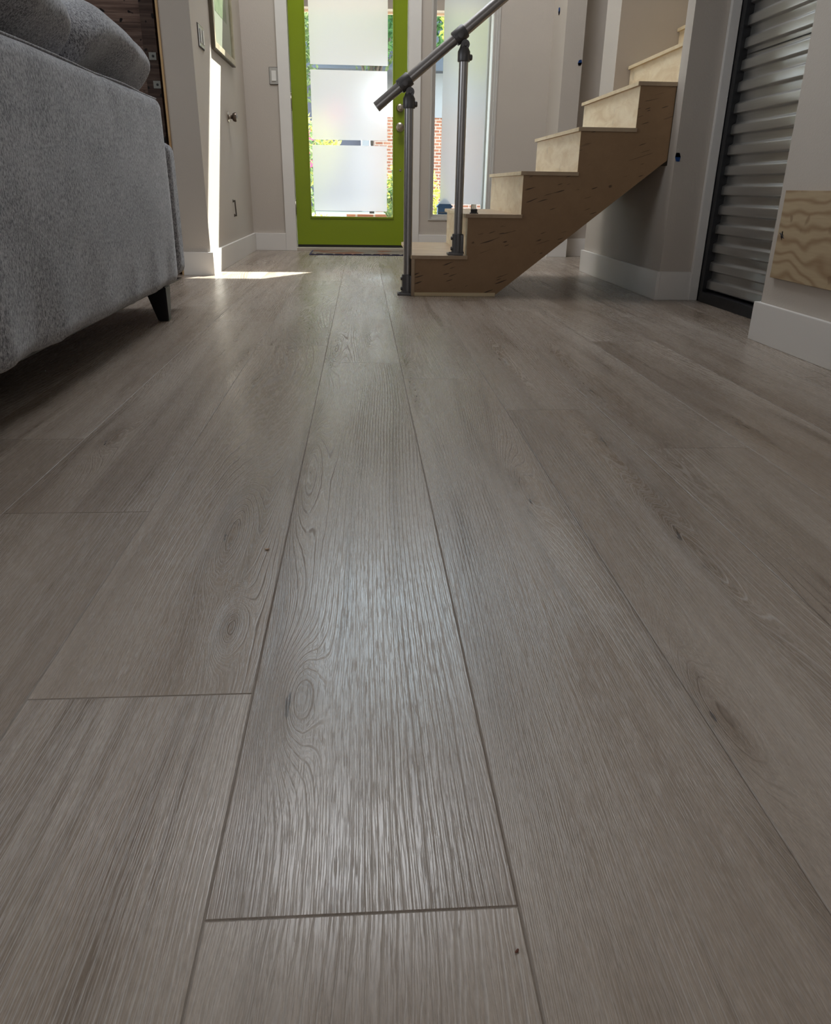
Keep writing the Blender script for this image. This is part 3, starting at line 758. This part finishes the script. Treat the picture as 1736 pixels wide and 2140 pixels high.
# double plate on left wall
sw2 = empty('switch_plate', (-0.87, 4.97, 1.24)); tag(sw2, 'chrome double switch plate on the left wall beside the picture frame', 'switch')
put(bx('plate', (-0.8795, 4.90, 1.188), (-0.872, 5.045, 1.292), CHROME, None, 0.0015), sw2)
put(bx('plate_edge', (-0.8798, 4.894, 1.183), (-0.8765, 5.050, 1.297), DARKEDGE), sw2)
for yy in (4.936, 5.006): put(bx('rocker', (-0.874, yy - 0.014, 1.205), (-0.867, yy + 0.014, 1.275), SWITCH, None, 0.0015), sw2)
# picture
pf = empty('picture_frame', (-0.87, 5.71, 1.24)); tag(pf, 'tall framed picture under glass hanging on the left entry wall', 'picture')
PYa, PYb, PZa, PZb = 5.315, 6.105, 1.240, 2.30
FW = 0.035
FRAMEW = birch('pale_frame_wood', (0.34, 0.29, 0.19), (0.48, 0.42, 0.30), (10, 10, 10), 0.1, 0.4)
bm = bmesh.new()
for a_, b_ in (((PYa, PZa), (PYa + FW, PZb)), ((PYb - FW, PZa), (PYb, PZb)), ((PYa + FW, PZa), (PYb - FW, PZa + FW)), ((PYa + FW, PZb - FW), (PYb - FW, PZb))):
    box(bm, (-0.880, a_[0], a_[1]), (-0.855, b_[0], b_[1]), 0.002)
put(mesh_obj('frame', bm, FRAMEW), pf)
bm = bmesh.new()
for a_, b_ in (((PYa - 0.005, PZa - 0.005), (PYa, PZb)), ((PYb, PZa - 0.005), (PYb + 0.012, PZb)), ((PYa, PZa - 0.006), (PYb, PZa))):
    box(bm, (-0.880, a_[0], a_[1]), (-0.858, b_[0], b_[1]))
put(mesh_obj('frame_edge', bm, plain('bronze_edge', (0.10, 0.08, 0.05), 0.5)), pf)
put(bx('mat_board', (-0.8795, PYa + FW, PZa + FW), (-0.872, PYb - FW, PZb - FW), plain('mat_board', (0.50, 0.48, 0.36), 0.8)), pf)
put(bx('print', (-0.8722, PYa + 0.17, PZa + 0.22), (-0.8712, PYb - 0.17, PZb - 0.22), leaf_mat('plain_green_print', (0.25, 0.33, 0.18), (0.42, 0.45, 0.28), 0.0)), pf)
put(bx('picture_glass', (-0.867, PYa + FW, PZa + FW), (-0.8655, PYb - FW, PZb - FW), GLASS), pf)
# round knob on left wall
kb = empty('wall_knob', (-0.88, 5.745, 0.90)); tag(kb, 'small round dark metal knob on the left entry wall below the picture', 'knob')
bm = bmesh.new(); lathe(bm, (-0.88, 5.745, 0.903), (1, 0, 0), [(0, 0.034), (0.006, 0.034), (0.010, 0.026), (0.011, 0.012), (0.018, 0.012)], 28)
put(mesh_obj('rose', bm, NICKEL, smooth=True, autosmooth=35), kb)
bm = bmesh.new(); lathe(bm, (-0.864, 5.745, 0.903), (1, 0, 0), [(0, 0.011), (0.012, 0.013), (0.018, 0.024), (0.030, 0.029), (0.040, 0.027), (0.046, 0.016), (0.047, 0.003)], 28)
put(mesh_obj('knob_head', bm, plain('dark_bronze_knob', (0.13, 0.10, 0.08), 0.3, 0.9), smooth=True, autosmooth=35), kb)
# thin bar pull low on left wall
hb = empty('wall_pull', (-0.88, 5.71, 0.34)); tag(hb, 'slim dark metal bar pull low on the left entry wall', 'pull')
BRZ = plain('bronze_pull', (0.10, 0.085, 0.07), 0.4, 0.7)
bm = bmesh.new(); path_tube(bm, [(-0.866, 5.685, 0.394), (-0.866, 5.69, 0.37), (-0.866, 5.70, 0.33), (-0.866, 5.71, 0.290)], 0.0045, 10); put(mesh_obj('bar', bm, BRZ, smooth=True), hb)
for yy, zz in ((5.686, 0.388), (5.709, 0.295)):
    bm = bmesh.new(); lathe(bm, (-0.88, yy, zz), (1, 0, 0), [(0, 0.011), (0.004, 0.010), (0.006, 0.006), (0.017, 0.006)], 14); put(mesh_obj('mount', bm, BRZ, smooth=True, autosmooth=35), hb)
# brackets on the reclaimed upright
for zc, xc, lab in ((1.112, -1.098, 'upper square steel bracket on the dark wooden upright beside the sofa cushion'), (0.979, -1.090, 'lower square steel bracket on the dark wooden upright beside the sofa cushion')):
    b_ = empty('steel_bracket', (xc, 4.745, zc)); tag(b_, lab, 'bracket', 'steel brackets on the wooden upright')
    put(bx('plate', (xc - 0.019, 4.743, zc - 0.018), (xc + 0.019, 4.747, zc + 0.018), plain('dull_steel', (0.20, 0.20, 0.18), 0.5, 0.4) if zc > 1 else bpy.data.materials['dull_steel'], None, 0.001), b_)
    bm = bmesh.new(); lathe(bm, (xc + 0.002, 4.743, zc), (0, -1, 0), [(0, 0.0065), (0.0025, 0.006), (0.003, 0.002)], 12); put(mesh_obj('screw', bm, BLACK), b_)
# blue painter's tape scraps
def tape(c, uvec, vvec, nrm, w, h, label, curl=0.25):
    c, u, v, n_ = Vector(c), Vector(uvec), Vector(vvec), Vector(nrm)
    bm = bmesh.new(); g_ = []; N = 6
    for i in range(N + 1):
        row = []
        for j in range(3):
            a = i / N - 0.5; b = j / 2 - 0.5
            lift = 0.002 + curl * h * (max(0, a) ** 2) * 2
            row.append(bm.verts.new(c + u * (b * w * (1 - 0.75 * abs(a))) + v * (a * h) + n_ * lift))
        g_.append(row)
    for i in range(N):
        for j in range(2): bm.faces.new((g_[i][j], g_[i][j + 1], g_[i + 1][j + 1], g_[i + 1][j]))
    r_ = bmesh.ops.solidify(bm, geom=bm.faces[:], thickness=0.0006)
    o = mesh_obj('painters_tape', bm, TAPE); tag(o, label, 'tape', 'scraps of blue tape on the walls by the stairs')
tape((1.46, 6.47, 1.69), (0, -1, 0), (0, 0, 1), (-1, 0, 0), 0.05, 0.045, 'thin blue tape scrap near the top of the pale wall side behind the stairs', 0.1)
tape((1.583, 6.23, 1.334), (1, 0, 0.2), (0, 0, 1), (0, -1, 0), 0.030, 0.034, 'small blue tape scrap on the grey hall wall end above the fourth tread')
tape((1.447, 3.757, 0.634), (1, 0, 0), (0.1, 0, -1), (0, -1, 0), 0.026, 0.036, 'blue tape scrap on the wall corner just right of the stair side panel', 0.08)

# ------------------------------------------------------------------ door mat
def mat_pattern():
    t = NT('scroll_mat'); v, x, y, z = t.xyz()
    n = t.noise(v, 5, 1.0); f = t.math('MULTIPLY_ADD', n, 0.7, t.math('MULTIPLY', x, 1.0))
    w = t.n('ShaderNodeTexWave', wave_type='RINGS'); t.link(t.vec(t.math('PINGPONG', x, 0.11), t.math('MULTIPLY', y, 0.8), 0.0), w.inputs['Vector'])
    w.inputs['Scale'].default_value = 16.0; w.inputs['Distortion'].default_value = 4.0; w.inputs['Detail'].default_value = 1.0
    c = t.ramp(w.outputs['Fac'], [(0.30, (0.02, 0.012, 0.012)), (0.55, (0.06, 0.025, 0.02)), (0.66, (0.30, 0.26, 0.20)), (0.92, (0.46, 0.42, 0.34))])
    c = t.mix(t.smooth(n, 0.52, 0.62), c, t.mix(1.0, c, (1.0, 0.62, 0.5), 'MULTIPLY'))
    t.bump(t.noise(v, 400, 2.0), 0.6, 0.003)
    return t.done(c, 0.95, spec=0.1)
mt = empty('door_mat', (0.0, 6.4, 0)); tag(mt, 'dark doormat with cream and rust scroll pattern before the green door', 'doormat')
put(bx('mat_field', (-0.395, 6.215, 0.001), (0.44, 6.60, 0.010), mat_pattern(), None, 0.002), mt)
put(bx('mat_border', (-0.410, 6.200, 0.0), (0.455, 6.615, 0.006), plain('navy_binding', (0.015, 0.015, 0.05), 0.9), None, 0.002), mt)

# crumbs on the floor
def crumb(x, y, s, rot, mat, label):
    bm = bmesh.new(); bmesh.ops.create_icosphere(bm, subdivisions=2, radius=1.0)
    for v_ in bm.verts: v_.co = Vector((v_.co.x * s * (1.6 + 0.4 * v_.co.y), v_.co.y * s * 0.8, (v_.co.z * 0.5 + 0.35 * v_.co.x * v_.co.x) * s))
    zmin = min(v_.co.z for v_ in bm.verts)
    bmesh.ops.transform(bm, matrix=Matrix.Translation((x, y, -zmin)) @ Matrix.Rotation(rot, 4, 'Z'), verts=bm.verts)
    tag(mesh_obj('crumb', bm, mat, smooth=True), label, 'crumb', 'crumbs on the plank floor')
crumb(-0.1446, 1.011, 0.0024, 0.3, plain('tan_crumb', (0.42, 0.28, 0.18), 0.7), 'curled tan crumb on the plank left of centre')
crumb(0.1013, 0.3618, 0.0013, 0.8, plain('brown_crumb', (0.10, 0.03, 0.015), 0.7), 'tiny reddish brown crumb near the front, beside the right plank seam')

# ------------------------------------------------------------------ outdoors
struct('porch_floor', [((-3.0, 6.84, -0.12), (4.0, 9.0, -0.02))], CONC)
struct('porch_roof', [((-4.0, 6.86, 2.30), (4.5, 9.42, 2.42)), ((-4.0, 9.36, 2.20), (4.5, 9.50, 2.42))], SOFFIT)
struct('trim_7', [((-4.0, 9.50, 2.178), (4.5, 9.53, 2.44))], FASCIA)
struct('sun_cut_eave', [((-4.0, 6.5, 5.98), (5.0, 8.02, 6.12)), ((-4.0, 6.65, 5.1), (5.0, 6.85, 5.98))], SOFFIT)  # unseen overhang, placed to cut the sun through the upper window
bm = bmesh.new(); bmesh.ops.create_grid(bm, x_segments=2, y_segments=2, size=1.0)
for v_ in bm.verts: v_.co = Vector((v_.co.x * 45, 31 + v_.co.y * 24.2, -0.13))
tag(mesh_obj('lawn', bm, LAWN), kind='structure')
struct('driveway', [((-12.0, 11.2, -0.13), (-1.2, 14.0, -0.10))], CONC)
house = empty('neighbour_house', (2, 22, -0.13)); tag(house, 'far neighbouring house with brick base, white siding and slate grey roof', 'house')
put(bx('brick_wall', (0.35, 22, -0.13), (9.5, 26, 2.15), BRICK), house)
put(bx('siding_wall', (1.4, 21.96, 2.15), (9.5, 26, 3.25), WHITEW), house)
put(bx('garage_door', (-3.2, 22.1, -0.13), (0.0, 22.3, 2.9), plain('dark_garage', (0.06, 0.06, 0.09), 0.5)), house)
put(bx('post', (0.02, 21.9, -0.13), (0.22, 22.1, 3.2), WHITEW), house)
bm = bmesh.new(); prism = [(-5.0, 3.15), (10.0, 3.15), (9.0, 5.3), (-4.0, 5.3)]
prism_y(bm, prism, 21.5, 26.0); put(mesh_obj('roof', bm, ROOF), house)

def foliage(name, label, cat, loc, rad, n, ls, mat, trunk=None, seed_=1, grp=None, flowers=None, floor_z=-0.13):
    rn = random.Random(seed_)
    root = empty(name, (loc[0], loc[1], floor_z)); tag(root, label, cat, grp)
    bm = bmesh.new()
    for i in range(n):
        while True:
            p = Vector((rn.uniform(-1, 1), rn.uniform(-1, 1), rn.uniform(-1, 1)))
            if 0.25 < p.length < 1: break
        c = Vector((loc[0] + p.x * rad[0], loc[1] + p.y * rad[1], max(floor_z + 0.02, loc[2] + p.z * rad[2])))
        a = Vector((rn.gauss(0, 1), rn.gauss(0, 1), rn.gauss(0, 1))).normalized(); b = a.cross(Vector((rn.gauss(0, 1), rn.gauss(0, 1), rn.gauss(0, 1)))).normalized()
        L = ls * rn.uniform(0.6, 1.3); w = L * 0.42; nn = a.cross(b) * L * 0.12
        v0 = bm.verts.new(c - a * L / 2); v1 = bm.verts.new(c - b * w / 2 - nn * 0 + nn); v2 = bm.verts.new(c + a * L / 2); v3 = bm.verts.new(c + b * w / 2 + nn)
        bm.faces.new((v0, v1, v2)); bm.faces.new((v0, v2, v3))
    put(mesh_obj('foliage', bm, mat), root)
    bm = bmesh.new(); rt = trunk or 0.012
    top = Vector((loc[0], loc[1], loc[2]))
    path_tube(bm, [(loc[0], loc[1], floor_z), (loc[0] + 0.02, loc[1], (floor_z + top.z) / 2), tuple(top)], rt, 8)
    for k in range(5):
        an = rn.uniform(0, 6.28); path_tube(bm, [tuple(top - Vector((0, 0, (top.z - floor_z) * 0.4))), tuple(top + Vector((math.cos(an) * rad[0] * 0.5, math.sin(an) * rad[1] * 0.5, rad[2] * 0.3)))], rt * 0.5, 6)
    put(mesh_obj('stem', bm, BARK, smooth=True), root)
    if flowers:
        fm, fn_, fr_ = flowers
        for i in range(fn_):
            p = Vector((rn.uniform(-0.9, 0.9) * rad[0], -rad[1] * 0.9, rn.uniform(-0.7, 0.9) * rad[2])) + Vector(loc)
            bm = bmesh.new()
            for k in range(8):
                an = k * math.pi / 4; d = Vector((math.cos(an), -0.25, math.sin(an))); e = Vector((-math.sin(an), 0, math.cos(an)))
                vv = [bm.verts.new(p), bm.verts.new(p + d * fr_ * 0.6 + e * fr_ * 0.22), bm.verts.new(p + d * fr_), bm.verts.new(p + d * fr_ * 0.6 - e * fr_ * 0.22)]
                bm.faces.new(vv)
            put(mesh_obj('flower', bm, fm), root)
    return root
foliage('garden_bush', 'bright yellow green bush outside between the door and sidelight', 'bush', (0.62, 9.95, 0.38), (0.33, 0.30, 0.50), 900, 0.10, LEAFY, seed_=2, grp='garden bushes outside the entry')
foliage('garden_bush', 'low yellow flowering bush close outside the foot of the sidelight', 'bush', (0.66, 8.15, 0.14), (0.13, 0.14, 0.26), 260, 0.07, LEAFY, seed_=3, grp='garden bushes outside the entry', flowers=(PETAL, 4, 0.045), floor_z=-0.02)
foliage('garden_bush', 'yellow green ground cover bush seen at the lower left of the door glass', 'bush', (-0.55, 9.9, 0.02), (0.34, 0.25, 0.17), 520, 0.06, LEAFY, seed_=4, grp='garden bushes outside the entry')
foliage('garden_bush', 'green leafy bush seen through the lower right corner of the door glass', 'bush', (0.40, 9.25, 0.30), (0.16, 0.16, 0.36), 500, 0.07, LEAFG, seed_=5, grp='garden bushes outside the entry')
foliage('garden_bush', 'mid green shrub far left beyond the door glass, over the lawn', 'bush', (-1.05, 12.6, 0.75), (0.55, 0.4, 0.75), 900, 0.12, LEAFG, seed_=6, grp='garden bushes outside the entry')
foliage('garden_bush', 'shrub with pink flowers seen in the gap between the frosted squares', 'bush', (-0.85, 14.9, 1.05), (0.5, 0.3, 0.6), 500, 0.14, LEAFY, seed_=8, grp='garden bushes outside the entry', flowers=(PETALR, 6, 0.12))
foliage('garden_tree', 'tall green tree outside at the left edge of the door glass', 'tree', (-1.9, 16.9, 3.3), (1.25, 1.1, 1.9), 3800, 0.20, LEAFG, 0.10, 9, 'trees in front of the far house')
foliage('garden_tree', 'blue green tree outside behind the right edge of the door glass', 'tree', (1.25, 18.5, 4.6), (1.5, 1.0, 1.7), 3400, 0.22, LEAFD, 0.12, 10, 'trees in front of the far house')
foliage('garden_tree', 'bright yellow green tree outside seen down the left strip of the sidelight', 'tree', (2.30, 16.8, 3.3), (0.75, 0.7, 1.15), 1500, 0.17, LEAFY, 0.08, 11, 'trees in front of the far house')
foliage('garden_tree', 'slender leafy tree outside in front of the slate roof, centre of the door', 'tree', (0.25, 20.6, 3.9), (1.2, 0.5, 0.9), 900, 0.17, LEAFG, 0.06, 12, 'trees in front of the far house')
pb = empty('brick_planter', (0.05, 9.5, -0.13)); tag(pb, 'low red brick edging with pale cap outside the door', 'planter')
put(bx('brick_course', (-0.18, 9.62, -0.13), (0.34, 9.80, 0.19), BRICK), pb)
put(bx('cap', (-0.20, 9.60, 0.10), (0.36, 9.64, 0.13), CONC), pb)
# birdhouse outside sidelight
bh = empty('birdhouse', (0.70, 6.92, -0.02)); tag(bh, 'small blue gabled wooden house standing outside the foot of the sidelight', 'birdhouse')
bm = bmesh.new(); prism_y(bm, [(0.640, 0.235), (0.755, 0.235), (0.755, 0.350), (0.6975, 0.402), (0.640, 0.350)], 6.875, 6.97); put(mesh_obj('body', bm, BLUE), bh)
bm = bmesh.new(); prism_y(bm, [(0.630, 0.345), (0.6975, 0.412), (0.765, 0.345), (0.759, 0.338), (0.6975, 0.399), (0.636, 0.338)], 6.866, 6.98); put(mesh_obj('roof', bm, plain('blue_roof', (0.10, 0.19, 0.34), 0.5)), bh)
put(bx('stand', (0.685, 6.91, -0.02), (0.710, 6.935, 0.236), BLUE), bh)
put(bx('ledge', (0.636, 6.868, 0.296), (0.759, 6.876, 0.302), WHITEW), bh)
